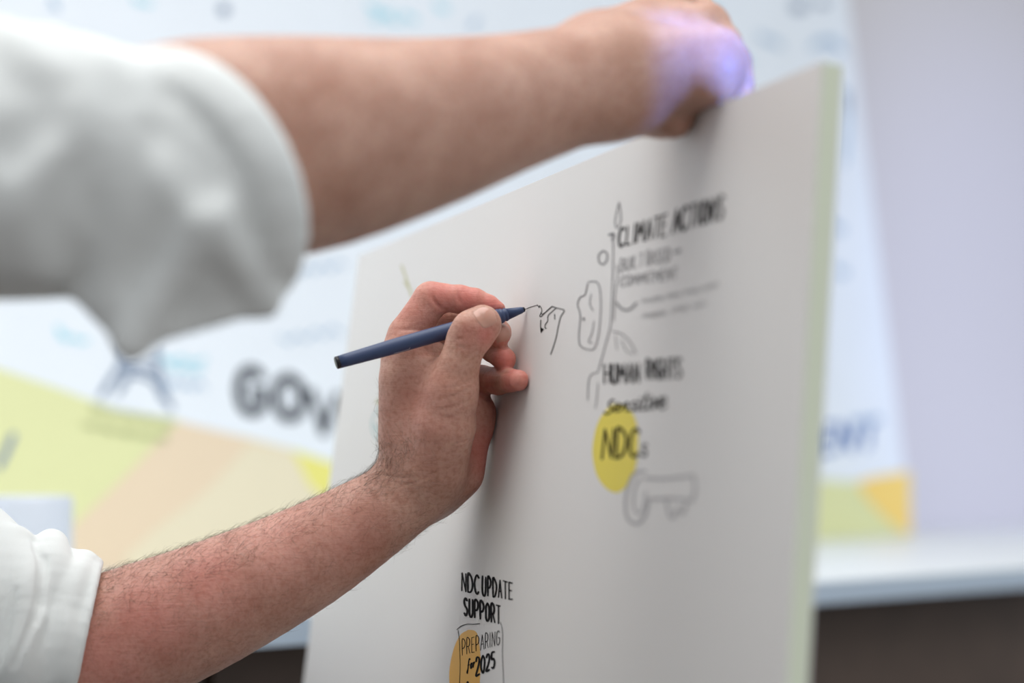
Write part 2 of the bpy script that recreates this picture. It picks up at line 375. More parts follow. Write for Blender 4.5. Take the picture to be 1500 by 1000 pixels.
# ------------------------------------------------------------------ lettering: pen strokes as raised ink on a plane
GLYPH = {
 'A': [[(0, 0), (.5, 1), (1, 0)], [(.2, .36), (.8, .36)]],
 'B': [[(0, 0), (0, 1), (.6, .98), (.85, .78), (.6, .55), (0, .52)], [(.6, .55), (.98, .3), (.65, .02), (0, 0)]],
 'C': [[(.95, .85), (.6, 1), (.2, .85), (.02, .5), (.2, .12), (.6, 0), (.95, .14)]],
 'D': [[(0, 0), (0, 1), (.5, .95), (.9, .7), (.95, .4), (.6, .06), (0, 0)]],
 'E': [[(.9, 1), (.05, 1), (.05, 0), (.9, 0)], [(.05, .52), (.75, .52)]],
 'G': [[(.95, .85), (.6, 1), (.2, .88), (.02, .5), (.2, .1), (.6, 0), (.95, .15), (.95, .48), (.55, .48)]],
 'H': [[(0, 0), (0, 1)], [(1, 0), (1, 1)], [(0, .5), (1, .5)]],
 'I': [[(.5, 0), (.5, 1)]], 'L': [[(.1, 1), (.1, 0), (.9, 0)]],
 'M': [[(0, 0), (.08, 1), (.5, .35), (.92, 1), (1, 0)]], 'N': [[(0, 0), (.05, 1), (.9, 0), (.95, 1)]],
 'O': [[(.5, 1), (.12, .82), (.02, .5), (.14, .14), (.5, 0), (.86, .14), (.98, .5), (.88, .82), (.5, 1)]],
 'P': [[(.05, 0), (.05, 1), (.65, .97), (.92, .74), (.65, .48), (.05, .44)]],
 'R': [[(.05, 0), (.05, 1), (.65, .97), (.9, .75), (.65, .5), (.05, .48)], [(.45, .48), (.95, 0)]],
 'S': [[(.9, .86), (.5, 1), (.12, .82), (.25, .58), (.75, .42), (.9, .18), (.5, 0), (.08, .13)]],
 'T': [[(0, 1), (1, 1)], [(.5, 1), (.5, 0)]], 'U': [[(.05, 1), (.05, .3), (.3, 0), (.7, 0), (.95, .3), (.95, 1)]],
 'V': [[(0, 1), (.5, 0), (1, 1)]], 'Y': [[(0, 1), (.5, .5), (1, 1)], [(.5, .5), (.5, 0)]],
 '2': [[(.08, .78), (.3, .98), (.75, .95), (.88, .72), (.6, .4), (.05, 0), (.95, .02)]],
 '0': [[(.5, 1), (.1, .75), (.06, .3), (.5, 0), (.92, .3), (.9, .75), (.5, 1)]],
 '5': [[(.9, 1), (.2, 1), (.14, .58), (.6, .62), (.92, .35), (.6, .02), (.06, .08)]],
 's': [[(.0, .1), (.5, 0), (.8, .2), (.3, .5), (.6, .7), (.9, .6)]], 'e': [[(-.1, .2), (.6, .45), (.7, .65), (.35, .7), (.12, .35), (.4, 0), (1, .15)]],
 'n': [[(0, 0), (.1, .65), (.15, .3), (.5, .68), (.75, .6), (.72, .05), (1, .1)]], 'i': [[(.2, .6), (.35, .6), (.35, .05), (.9, .1)], [(.5, .85), (.55, .9)]],
 't': [[(.5, 1.2), (.3, .2), (.6, 0), (1, .15)], [(.05, .75), (.95, .85)]], 'v': [[(0, .6), (.2, .65), (.45, 0), (.85, .7), (1, .6)]],
 'f': [[(.9, 1.1), (.6, 1.25), (.4, .9), (.35, 0), (.2, -.5), (0, -.35), (.4, .05)], [(.05, .45), (.85, .5)]],
 'o': [[(.45, .65), (.1, .4), (.3, 0), (.75, .15), (.75, .55), (.45, .65), (1, .6)]], 'r': [[(0, .6), (.2, .65), (.22, 0), (.3, .45), (.8, .68)]],
 'S_': [[(.9, 1.0), (.6, 1.15), (.25, .9), (.35, .6), (.75, .35), (.7, .0), (.2, -.15), (-.1, .05)]],
 ':': [[(.4, .62), (.5, .6)], [(.4, .18), (.5, .16)]], '-': [[(.05, .5), (.95, .5)], [(.6, .75), (.95, .5), (.6, .25)]], ' ': [],
}
def smooth_line(pts, n=5):
    p = [np.array(q, float) for q in pts]
    if len(p) < 3: return p
    p = [2 * p[0] - p[1]] + p + [2 * p[-1] - p[-2]]; out = []
    for i in range(1, len(p) - 2):
        a, b, c, d = p[i - 1:i + 3]
        for k in range(n):
            t = k / n; out.append(0.5 * (2 * b + (c - a) * t + (2 * a - 5 * b + 4 * c - d) * t * t + (3 * b - 3 * c + d - a) * t ** 3))
    out.append(p[-2]); return out
class Ink:
    """collects strokes given on the photograph, laid on a plane as thin raised ink"""
    def __init__(s, plane, lift): s.pl = plane; s.lift = lift; s.v = []; s.f = []; s.cnt = 0
    def stroke(s, pts, wd, sm=True):
        if not sm and len(pts) > 2:              # sharp corners: one ribbon per straight run
            for a, b in zip(pts, pts[1:]): s.stroke([a, b], wd, False)
            return
        q = smooth_line(pts) if sm else [np.array(p, float) for p in pts]
        s.cnt += 1; lift = s.lift + 0.000004 * (s.cnt % 12)
        n = len(q); row = []
        for i in range(n):
            t = q[min(i + 1, n - 1)] - q[max(i - 1, 0)]; L = math.hypot(*t) or 1; t = t / L; nn = np.array([-t[1], t[0]])
            ww = wd / 2 * (0.75 if i in (0, n - 1) else 1.0)
            e = t * (ww * 0.6) * (-1 if i == 0 else (1 if i == n - 1 else 0))
            b = len(s.v); s.v += [s.pl.hit(*(q[i] + nn * ww + e), lift), s.pl.hit(*(q[i] - nn * ww + e), lift)]; row.append(b)
        for a, b in zip(row, row[1:]): s.f.append((a, a + 1, b + 1, b))
    def poly(s, pts, sm=False):
        if sm: pts = smooth_line(list(pts) + [pts[0]])[:-1]
        b = len(s.v); s.v += [s.pl.hit(x, y, s.lift) for x, y in pts]; s.f.append(tuple(range(b, b + len(pts))))
    def oval(s, cx, cy, rx, ry, tilt=0, wob=0.03):
        p = []
        for k in range(48):
            t = k / 48 * 2 * math.pi; r = 1 + wob * math.sin(2 * t + 1) + wob * 0.5 * math.sin(3 * t); x, y = rx * r * math.cos(t), ry * r * math.sin(t)
            p.append((cx + x * math.cos(tilt) - y * math.sin(tilt), cy + x * math.sin(tilt) + y * math.cos(tilt)))
        s.poly(p)
    def text(s, txt, x0, y0, x1, y1, h0, h1, wd, slant=0.0, gap=0.22, jit=0.04):
        wid = [0.45 if c in 'Ii' else (1.2 if c == 'M' else 1.0) for c in txt]; n = sum(wid); cell = (x1 - x0) / n; acc = 0.0
        for ch, wc in zip(txt, wid):
            i = acc; acc += wc
            key = 'S_' if ch == '$' else ch
            for ln in GLYPH[key]:
                pts = []
                for gx, gy in ln:
                    u = (i + (gap / 2 + gx * (1 - gap)) * wc) / n; hh = h0 + (h1 - h0) * u
                    pts.append((x0 + u * (x1 - x0) + gy * hh * slant + random.uniform(-jit, jit) * cell, y0 + (y1 - y0) * u - gy * hh + random.uniform(-jit, jit) * hh * 0.5))
                s.stroke(pts, wd, ch.islower() or ch in 'CDGOPRSUB205$')
    def squiggle(s, x0, y0, x1, y1, h, n, wd):
        pts = [(x0 + (x1 - x0) * i / n + random.uniform(-.3, .3), y0 + (y1 - y0) * i / n + (h / 2 if i % 2 else -h / 2) * random.uniform(.4, 1)) for i in range(n + 1)]
        s.stroke(pts, wd, False)
    def build(s, name, parent, m, label=None):
        me = mesh(name, s.v, s.f); o = link(name, me, parent, m, False)
        # make every face look outward
        import bmesh
        bm = bmesh.new(); bm.from_mesh(me)
        for f in bm.faces:
            if np.dot(f.normal, s.pl.n) < 0: f.normal_flip()
        bm.to_mesh(me); bm.free()
        if label: o['label'] = label
        if name in ('small_notes', 'sky_marks', 'blue_grey_marks', 'slate_marks', 'caption_lettering', 'plant_sketch', 'olive_marks', 'teal_marks'): o['kind'] = 'stuff'
        return o

# ------------------------------------------------------------------ the foam board being drawn on
TH = 0.010
c_tl = board.uv(board.hit(525, 375)); c_tr = board.uv(board.hit(1203, 90))
vtop = lambda u: c_tr[1] + (c_tl[1] - c_tr[1]) * (u - c_tr[0]) / (c_tl[0] - c_tr[0])
u0b = board.uv(board.hit(1150, 1010))[0]; u1b = board.uv(board.hit(444, 1000))[0]
v_lowL = board.uv(board.hit(444, 1000))[1]; v_lowR = board.uv(board.hit(1150, 1010))[1]
vbot = (0.002 - board.o[2]) / board.e[2]
def edge_u(u_top, v_top, u_low, v_low, v): return u_top + (u_low - u_top) * (v - v_top) / (v_low - v_top)
uR = edge_u(c_tr[0], c_tr[1], u0b, v_lowR, vbot); uL = edge_u(c_tl[0], c_tl[1], u1b, v_lowL, vbot)
corn = [(c_tr[0], c_tr[1]), (c_tl[0], c_tl[1]), (uL, vbot), (uR, vbot)]
print('BOARD corners', [tuple(round(x, 3) for x in c) for c in corn])
bd = tag(empty('foam_board', board.at((uL + uR) / 2, vbot)), 'tall pale grey foam board with marker notes and yellow dots, held upright', 'board')
def slab(name, pts, off0, off1, m):
    v = [board.at(u, v_, off0) for u, v_ in pts] + [board.at(u, v_, off1) for u, v_ in pts]
    f = [(0, 1, 2, 3), (7, 6, 5, 4)] + [(i, i + 4, (i + 1) % 4 + 4, (i + 1) % 4) for i in range(4)]
    return link(name, mesh(name, v, f), bd, m, False)
slab('facing', corn, 0.0, -0.0008, M['board']); slab('foam_core', corn, -0.0008, -TH + 0.0008, M['core']); slab('backing', corn, -TH + 0.0008, -TH, M['board'])

LF = 0.00015
k = Ink(board, LF * 0.6); k.poly([(893, 594), (905, 590), (918, 596), (930, 612), (935, 640), (932, 680), (922, 706), (905, 721), (888, 715), (874, 695), (868, 665), (871, 635), (879, 612)], True)
k.build('yellow_dot', bd, M['yellow'], 'yellow oval dot behind the word NDCs')
k = Ink(board, LF * 0.6); k.poly([(686, 922), (696, 924), (701, 935), (704, 965), (703, 995), (700, 1030), (690, 1045), (672, 1042), (661, 1020), (658, 985), (664, 952), (674, 930)], True)
k.build('orange_dot', bd, M['orange'], 'orange oval dot behind the words PREPARING for 2025')
k = Ink(board, LF)
k.text('NDC', 675, 865, 703, 871, 26, 28, 2.7, gap=.30); k.text('UPDATE', 705, 871, 752, 878, 28, 24, 2.7, gap=.32)
k.text('SUPPORT', 678, 900, 734, 914, 25, 26, 3.0, gap=.32)
k.text('2025', 696, 990, 726, 977, 27, 23, 2.9, gap=.28)
k.build('heading_lettering', bd, M['ink'], 'bold black hand lettering reading NDC UPDATE SUPPORT and 2025')
k = Ink(board, LF)
k.text('PREPARING', 676, 960, 733, 943, 23, 20, 1.2, gap=.3); k.text('for', 684, 980, 696, 977, 12, 12, 1.8, 0.1)
k.stroke([(669, 922), (675, 917), (684, 914), (694, 914), (703, 913)], 1.1); k.stroke([(671, 923), (673, 940), (674, 975), (673, 1005)], 1.0)
k.stroke([(683, 1003), (685, 998), (687, 1003)], 2)
k.build('fine_lettering', bd, M['ink'], 'thin black hand lettering reading PREPARING for')
k = Ink(board, LF); k.stroke([(733, 911), (736, 925), (736, 960), (738, 1005)], 1.2); k.build('frame_line', bd, M['ink_soft'])
k = Ink(board, LF)
k.text('CLIMATE', 904, 362, 977, 344, 27, 32, 3.4, 0.08, .28); k.text('ACTIONS', 983, 342, 1060, 319, 34, 34, 4.0, 0.08, .28)
k.build('climate_heading', bd, M['ink'], 'bold black heading reading CLIMATE ACTIONS'); k = Ink(board, LF)
k.text('HUMAN', 884, 561, 938, 560, 28, 28, 3.4, gap=.28); k.text('RIGHTS', 946, 555, 999, 553, 27, 29, 3.6, gap=.28)
k.text('$ensitive', 886, 604, 975, 598, 15, 24, 2.8, 0.25, 0.0); k.text('NDC', 880, 672, 938, 668, 44, 40, 4.4, 0.06); k.text('s', 938, 668, 949, 667, 24, 24, 3)
k.build('notes_lettering', bd, M['ink'], 'black hand lettering reading HUMAN RIGHTS, sensitive NDCs')
k = Ink(board, LF)
k.text('BUILT', 907, 398, 942, 389, 18, 19, 1.6, 0.1); k.text('BASED', 946, 388, 981, 383, 20, 20, 1.6, 0.1); k.text('-', 984, 376, 998, 372, 12, 12, 3)
k.text('COMMITMENT', 908, 420, 992, 408, 15, 17, 1.8, 0.1)
k.stroke([(903, 443), (908, 450), (916, 454), (924, 452), (933, 443)], 3.2)
k.build('subheading_lettering', bd, M['ink_soft'], 'smaller grey hand lettering under the heading CLIMATE ACTIONS')
k = Ink(board, LF)
for x0, x1, y0, y1 in ((940, 972, 441, 436), (976, 998, 434, 430), (1002, 1024, 428, 424), (1028, 1052, 423, 416), (940, 976, 463, 458), (984, 1008, 454, 450), (1014, 1034, 449, 444)):
    k.squiggle(x0, y0, x1, y1, 9, int((x1 - x0) / 2.6), 1.3)
k.build('small_notes', bd, M['ink_soft'], 'faint small handwritten note lines')
# sketch in progress next to the pen
k = Ink(board, LF)
k.stroke([(771.5, 451.8), (776, 450), (779, 449), (784, 447.6), (787, 447.2)], 0.9); k.stroke([(786.6, 445.8), (788.5, 448.6), (789.8, 450.4), (790.2, 447.4), (792, 449.6), (793.4, 453), (793.6, 457)], 0.9)
k.stroke([(793, 457), (791.6, 460), (790.6, 463.2), (793, 463.4), (794.6, 461.4), (800, 456.4), (808, 449.6), (811, 449)], 1.2)
k.stroke([(792.6, 459), (795.6, 459.6), (803.6, 452.6), (808.6, 448.2)], 1.0)
k.stroke([(808, 448.8), (815, 450.8), (822, 452.6), (826.4, 454.4), (824.4, 459), (821.2, 464), (818, 477), (815, 492), (811, 506), (806.4, 519)], 1.3)
k.stroke([(814.6, 451), (809, 456), (802.8, 462), (802.2, 470), (799, 474.6), (798.2, 479.6), (800.6, 481)], 1.2)
k.stroke([(812.4, 460), (812.6, 467.6)], 1.6, False); k.stroke([(792, 468.4), (791.8, 479), (792.6, 487)], 1.3); k.poly([(792, 479), (796.6, 482), (792.8, 487.4)])
k.build('unfinished_sketch', bd, M['ink'], 'fine black line sketch beside the pen tip')
k = Ink(board, LF)
k.stroke([(907, 296), (903, 312), (901, 326), (904, 334), (909, 325), (909, 310), (907, 297)], 2.0); k.stroke([(892, 344), (899, 343), (897, 352)], 4)
k.stroke([(898, 352), (898, 375), (897, 420), (895, 465), (893, 482), (886, 508), (876, 545)], 1.8); k.stroke([(903, 388), (905, 402), (901, 430), (899, 470)], 1.6)
k.stroke([(883, 367), (877, 374), (878, 384), (884, 387), (889, 380), (889, 371), (883, 367)], 2.4)
k.stroke([(862, 412), (876, 415), (880, 440), (878, 480), (872, 508), (862, 512), (850, 506), (848, 490), (850, 462), (846, 446), (850, 435), (857, 431), (861, 414)], 1.8)
k.stroke([(866, 430), (864, 445), (869, 455)], 1.4); k.stroke([(870, 470), (867, 488), (862, 500), (868, 502)], 1.4); k.oval(855, 467, 1.8, 2.6)
k.stroke([(897, 485), (910, 489), (922, 500), (932, 518)], 1.8); k.stroke([(901, 492), (904, 512)], 1.6); k.stroke([(910, 498), (918, 514), (928, 518)], 1.5)
k.stroke([(876, 545), (866, 549), (862, 560), (861, 586)], 1.8); k.stroke([(876, 560), (874, 585), (872, 598)], 1.4)
k.build('plant_sketch', bd, M['ink_soft'], 'grey line sketch of a sprouting plant and a face shape')
k = Ink(board, LF)
k.stroke([(946, 690), (930, 693), (920, 712), (916, 738), (920, 760), (934, 767), (945, 755), (950, 735)], 4.5); k.stroke([(938, 700), (930, 715), (928, 740), (934, 752), (943, 742), (946, 720)], 3)
k.stroke([(944, 700), (975, 701), (1016, 696)], 4); k.stroke([(1016, 696), (1018, 716), (1014, 734)], 4); k.stroke([(948, 731), (980, 730), (1014, 733)], 4)
k.stroke([(976, 733), (980, 752), (986, 758), (992, 745), (1000, 752), (1005, 735)], 4)
k.build('key_sketch', bd, M['ink_pale'], 'pale grey marker drawing of a key')
k = Ink(board, LF); k.stroke([(588, 388), (594, 405), (599, 420), (603, 434)], 2.6); k.stroke([(592, 412), (600, 424)], 3); k.stroke([(551, 590), (555, 586), (560, 596), (557, 606)], 3); k.build('olive_marks', bd, M['olive'])
k = Ink(board, LF); k.stroke([(556, 596), (546, 612), (545, 628), (551, 642), (559, 634), (561, 618)], 1.8); k.stroke([(549, 622), (556, 636)], 4); k.build('teal_marks', bd, M['teal'])

# ------------------------------------------------------------------ the large poster behind
ph = 1.19; pt0 = np.array([0, 0, 0]); pu0 = -3.0
po = tag(empty('poster', poster.at(-1.5, 0)), 'large pale blue and yellow printed poster leaning on the wall behind', 'poster')
PD = 0.005
def pslab(name, u0, u1, v0, v1, a, b, m):
    v = [poster.at(u0, v0, a), poster.at(u1, v0, a), poster.at(u1, v1, a), poster.at(u0, v1, a), poster.at(u0, v0, b), poster.at(u1, v0, b), poster.at(u1, v1, b), poster.at(u0, v1, b)]
    f = [(0, 1, 2, 3), (7, 6, 5, 4), (0, 4, 5, 1), (1, 5, 6, 2), (2, 6, 7, 3), (3, 7, 4, 0)]
    return link(name, mesh(name, v, f), po, m, False)
pslab('panel', pu0, 0.0, 0.0, ph, 0.0, -PD, M['poster'])
def pink(lift=0.0006): return Ink(poster, lift)
pLL = poster.hit(-300, 860)
def clip_bottom(x):                          # photo row of the poster's foot at column x
    lo_, hi_ = 600., 1100.
    for _ in range(40):
        m_ = (lo_ + hi_) / 2
        if poster.uv(poster.hit(x, m_))[1] > 0.001: lo_ = m_
        else: hi_ = m_
    return lo_
topY = [(-260, 470), (-100, 508), (0, 540), (90, 570), (170, 600), (250, 612), (300, 628), (360, 640), (430, 658), (500, 682), (620, 712), (800, 732), (1000, 728), (1190, 702), (1250, 706), (1334, 690)]
k = pink(0.0004)
for (xa, ya), (xb, yb) in zip(topY, topY[1:]): k.poly([(xa, ya), (xb, yb), (xb, clip_bottom(xb)), (xa, clip_bottom(xa))])
k.build('yellow_field', po, M['p_yellow'], 'pale yellow field along the foot of the poster')
k = pink(0.0007); k.poly([(262, 617), (360, 641), (430, 659), (470, 720), (500, 780), (520, clip_bottom(520)), (60, clip_bottom(60)), (105, 772), (180, 700)]); k.build('peach_field', po, M['p_peach'])
k = pink(0.0010); k.poly([(365, 650), (425, 662), (455, 690), (480, 760), (480, 810), (200, 830), (210, 790), (300, 720)], True); k.build('cream_field', po, M['p_cream'])
k = pink(0.0012); k.poly([(428, 659), (500, 682), (620, 712), (620, 790), (520, 760), (455, 712)]); k.build('lemon_field', po, M['p_lemon'])
k = pink(0.0010); k.poly([(1256, 706), (1280, 698), (1332, 690), (1335, 782), (1318, 776), (1290, 752), (1268, 728)], False); k.build('orange_field', po, M['p_orange'])
k = pink(); k.text('G', 342, 600, 392, 606, 62, 62, 15, 0, 0.28, 0); k.text('O', 397, 608, 450, 615, 60, 60, 15, 0, 0.28, 0); k.text('V', 449, 630, 500, 638, 58, 58, 15, 0, 0.26, 0)
k.text('ERN', 505, 640, 660, 676, 56, 56, 13, 0, 0.3, 0); k.build('title_lettering', po, M['p_navy'], 'large dark navy title lettering beginning GOV')
k = pink(); k.text('MENT', 1150, 668, 1286, 654, 38, 40, 10, 0.12, 0.2, 0); k.build('blue_lettering', po, M['p_blue'], 'blue end of the title lettering')
k = pink(0.0009)
k.stroke([(182, 505), (176, 535), (160, 560), (148, 580)], 9); k.stroke([(186, 520), (190, 545), (172, 578)], 7); k.stroke([(228, 505), (232, 540), (240, 575), (252, 598)], 9); k.stroke([(172, 541), (200, 538), (236, 549)], 8)
k.stroke([(176, 562), (186, 551), (205, 550), (226, 560), (238, 585)], 6); k.stroke([(184, 520), (228, 524)], 6)
k.build('tower_drawing', po, M['p_slate'], 'slate grey drawing of the legs of a lattice tower')
k = pink(0.0013); k.stroke([(-2, 684), (10, 660), (20, 636)], 10); k.build('blue_dash', po, M['p_slate'])
k = pink(0.0013)
for y0, y1, xa, xb in ((598, 622, 134, 258), (622, 644, 122, 250)):
    n = 5
    for i in range(n):
        a = i / n; b = (i + .8) / n; k.squiggle(xa + (xb - xa) * a, y0 + (y1 - y0) * a, xa + (xb - xa) * b, y0 + (y1 - y0) * b, 11, 8, 3)
k.build('caption_lettering', po, M['p_moss'], 'small olive caption lettering in two lines')
k = pink()
for a in ((84, 480, 100, 500), (86, 492, 128, 500), (232, 524, 300, 530), (245, 536, 296, 544), (540, 8, 560, 22), (560, 18, 585, 34), (545, 30, 575, 20), (590, 22, 610, 30), (196, 0, 222, 6), (1082, 84, 1098, 92), (1040, 10, 1052, 20), (1066, 60, 1080, 70), (640, 8, 655, 14)): k.squiggle(*a, 8, 4, 9)
k.build('sky_marks', po, M['p_sky'], 'soft cyan doodle marks')
k = pink()
for a in ((410, 498, 500, 484), (430, 396, 505, 386), (240, 560, 300, 566), (75, 2, 84, 10), (1110, 52, 1145, 66), (1196, 62, 1230, 64), (690, 40, 700, 28), (1215, 330, 1235, 336), (1222, 395, 1240, 400), (1246, 620, 1290, 612)): k.squiggle(*a, 13, 7, 6)
k.stroke([(1190, 70), (1205, 60), (1222, 62), (1232, 76)], 10); k.stroke([(1232, 130), (1240, 170), (1236, 240)], 8)
k.build('blue_grey_marks', po, M['p_haze'], 'soft grey blue doodles and faint lettering')
k = pink(0.0009)
k.oval(1170, 10, 11, 9); k.oval(1204, 4, 10, 6); k.oval(328, 14, 8, 9); k.oval(1240, 150, 4, 18)
k.build('slate_marks', po, M['p_slate'])

# ------------------------------------------------------------------ cup on the counter
cc = P(44, 867, 2.12); cc[2] = TOP_Z
mug = tag(empty('cup', cc), 'white cup on the counter behind the lower sleeve', 'cup')
cr, chh = 0.037, P(44, 727, 2.10)[2] - TOP_Z
link('cup_body', lathe('cup_body', cc, [0, 0, 1], [(0.0005, cr * 0.82), (0.002, cr * 0.86), (0.010, cr * 0.93), (chh * 0.5, cr), (chh - 0.006, cr), (chh - 0.002, cr * 0.985), (chh, cr * 0.96), (chh - 0.002, cr * 0.93), (0.02, cr * 0.90), (0.008, cr * 0.8), (0.007, 0.001)], 64), mug, M['cup'])
hp = []
for i in range(13):
    t = -math.pi / 2 + math.pi * i / 12; hp.append(cc + np.array([-cr - 0.022 * math.cos(t) + 0.002, -0.004, chh * 0.5 + 0.026 * math.sin(t)]))
sh = Shape(); sh.add(chain([(p, 0.0045) for p in hp]), 0.002)
V, Q = polygonise(sh, 0.0018); link('cup_handle', fast_mesh('cup_handle', V, Q), mug, M['cup'])
#BODY
# ------------------------------------------------------------------ the pen
TIP = P(772, 452, 1.36) + board.n * 0.0002; REAR = P(492, 531.5, 1.332)
pa = unit(REAR - TIP); PL = np.linalg.norm(REAR - TIP)
pen = tag(empty('pen', TIP), 'slim dark blue fineliner pen held in the drawing hand', 'pen')
pr = 0.0044
mmp = PL / 287.0                                                   # metres of pen per photo pixel along it
link('barrel', lathe('barrel', TIP, pa, [(41 * mmp, pr * 0.90), (42 * mmp, pr), (120 * mmp, pr * 1.0), (200 * mmp, pr * 0.98), (270 * mmp, pr * 0.84), (282 * mmp, pr * 0.80)], 64), pen, M['pen'])
link('collar', lathe('collar', TIP, pa, [(30 * mmp, pr * 0.74), (31 * mmp, pr * 0.84), (33.5 * mmp, pr * 0.86), (34.5 * mmp, pr * 0.78), (36 * mmp, pr * 0.78), (37 * mmp, pr * 0.92), (41 * mmp, pr * 0.95), (42 * mmp, pr * 0.9)], 64), pen, M['pen'])
link('tip_cone', lathe('tip_cone', TIP, pa, [(5.5 * mmp, pr * 0.34), (8 * mmp, pr * 0.42), (30.5 * mmp, pr * 0.76)], 48), pen, M['pen'])
link('tip_ring', lathe('tip_ring', TIP, pa, [(2.6 * mmp, pr * 0.16), (3.2 * mmp, pr * 0.28), (5.6 * mmp, pr * 0.35)], 32), pen, M['pen_dark'])
link('nib', lathe('nib', TIP, pa, [(0, 0.0002), (2.8 * mmp, 0.0003)], 16), pen, M['steel'])
link('end_plug', lathe('end_plug', TIP, pa, [(282 * mmp, pr * 0.805), (286.5 * mmp, pr * 0.80), (287.3 * mmp, pr * 0.7)], 48), pen, M['pen_dark'])
# thin printed bracket on the barrel
def on_pen(px, py):
    r = unit(ray(px, py)); t = 1.2
    for _ in range(60):
        q = CAM + r * t; y = (q - TIP) @ pa; d = np.linalg.norm(q - TIP - pa * y) - pr * 1.005; t += d * 0.9
    return CAM + r * t
bp = [(577, 517.5), (588, 515), (600, 511), (600.6, 508.6)]; V = []; Fq = []
for (xa, ya), (xb, yb) in zip(bp, bp[1:]):
    n_ = unit([-(yb - ya), xb - xa]) * 0.45; b0 = len(V)
    V += [on_pen(xa + n_[0], ya + n_[1]), on_pen(xa - n_[0], ya - n_[1]), on_pen(xb - n_[0], yb - n_[1]), on_pen(xb + n_[0], yb + n_[1])]; Fq.append((b0, b0 + 1, b0 + 2, b0 + 3))
link('barrel_print', mesh('barrel_print', V, Fq), pen, M['pen_print'], False)

# ------------------------------------------------------------------ the person
person = tag(empty('person', (-0.48, 1.17, 0.0)), 'person in rolled white shirt sleeves, drawing with one hand, gripping the board with the other', 'person')
def J(px, py, z, r): return (P(px, py, 1.36 + z / 1000), r * (1.36 + z / 1000) / F)     # joint: pixel, depth in mm behind the pen tip, radius in px
hand = Shape()
wr = J(612, 712, 10, 54); wu = J(622, 716, 34, 46)
# forearm: radius side and ulna side
hand.add(chain([J(-40, 1030, -8, 106), J(60, 990, -8, 112), J(180, 938, -6, 104), J(310, 884, -2, 92), J(445, 818, 2, 77), J(545, 758, 7, 63), wr], sub=4)
       + chain([J(60, 1000, 20, 96), J(180, 950, 26, 86), J(445, 822, 32, 62), J(545, 762, 34, 54), wu], sub=4), 0.012, 0.006)
# palm: metacarpals
hand.add([Cone(*J(612, 700, 10, 48)[:1], J(592, 520, 2, 30)[0], J(612, 700, 10, 48)[1], J(592, 520, 2, 29)[1]),
          Cone(J(618, 700, 24, 44)[0], J(606, 516, 20, 30)[0], J(618, 700, 24, 44)[1], J(606, 516, 20, 30)[1]),
          Cone(J(628, 700, 34, 40)[0], J(622, 530, 36, 28)[0], J(628, 700, 34, 40)[1], J(622, 530, 36, 28)[1]),
          Cone(J(640, 700, 34, 40)[0], J(640, 548, 48, 27)[0], J(640, 700, 34, 40)[1], J(640, 548, 48, 27)[1]),
          Cone(J(672, 690, 22, 38)[0], J(690, 610, 30, 31)[0], J(672, 690, 22, 38)[1], J(690, 610, 30, 31)[1]),       # heel of the hand
          Cone(J(690, 610, 30, 31)[0], J(680, 566, 44, 26)[0], J(690, 610, 30, 31)[1], J(680, 566, 44, 26)[1]),
          Cone(J(594, 640, 6, 34)[0], J(592, 560, 2, 30)[0], J(594, 640, 6, 34)[1], J(592, 560, 2, 30)[1])], 0.012, 0.012)
# thumb with its muscle
hand.add(chain([J(636, 676, 0, 50), J(650, 622, -10, 47), J(662, 572, -17, 36)]), 0.010, 0.010)
hand.add(chain([J(662, 575, -17, 34), J(672, 535, -20, 30), J(684, 497, -21, 29.5), J(693, 482, -21, 29), J(706, 471, -21, 24.5)]) + [Cone(J(700, 490, -19, 23)[0], J(711, 478, -19, 21)[0], J(700, 490, -19, 23)[1], J(711, 478, -19, 21)[1])], 0.006, 0.007)
hand.add([Ball(J(681, 478, -27, 12)[0], [0.0055, 0.0045, 0.0050])], 0.002, 0.006)
# web between thumb and index finger
hand.add([Tri(J(592, 548, -2, 0)[0], J(645, 545, -8, 0)[0], J(610, 620, -2, 0)[0], 0.0075), Tri(J(600, 500, 6, 0)[0], J(640, 520, 8, 0)[0], J(600, 560, 4, 0)[0], 0.007)], 0.006, 0.010)
# index finger
hand.add(chain([J(592, 516, 4, 30), J(598, 490, 6, 29), J(630, 440, 7, 25.5)]), 0.005, 0.006)
hand.add(chain([J(632, 437, 7, 24), J(650, 436, 7, 20.5), J(672, 438, 6, 20)]), 0.004, 0.0035)
hand.add(chain([J(674, 438, 6, 19.5), J(695, 441, 5, 19), J(716, 447, 4, 15), J(730, 452, 3, 10.5)]), 0.004, 0.0030)
# middle finger
hand.add(chain([J(606, 516, 20, 29), J(654, 470, 26, 23), J(690, 462, 28, 21)]), 0.005, 0.005)
hand.add(chain([J(690, 462, 28, 21), J(712, 470, 20, 20), J(729, 487, 8, 19.5), J(730, 490, 2, 18)]), 0.004, 0.003)
# ring finger
hand.add(chain([J(622, 530, 36, 27), J(675, 488, 40, 22), J(700, 492, 34, 20)]), 0.005, 0.004)
hand.add(chain([J(700, 494, 34, 20), J(722, 512, 18, 18.5), J(739, 526, 0, 17.2)]), 0.004, 0.0028)
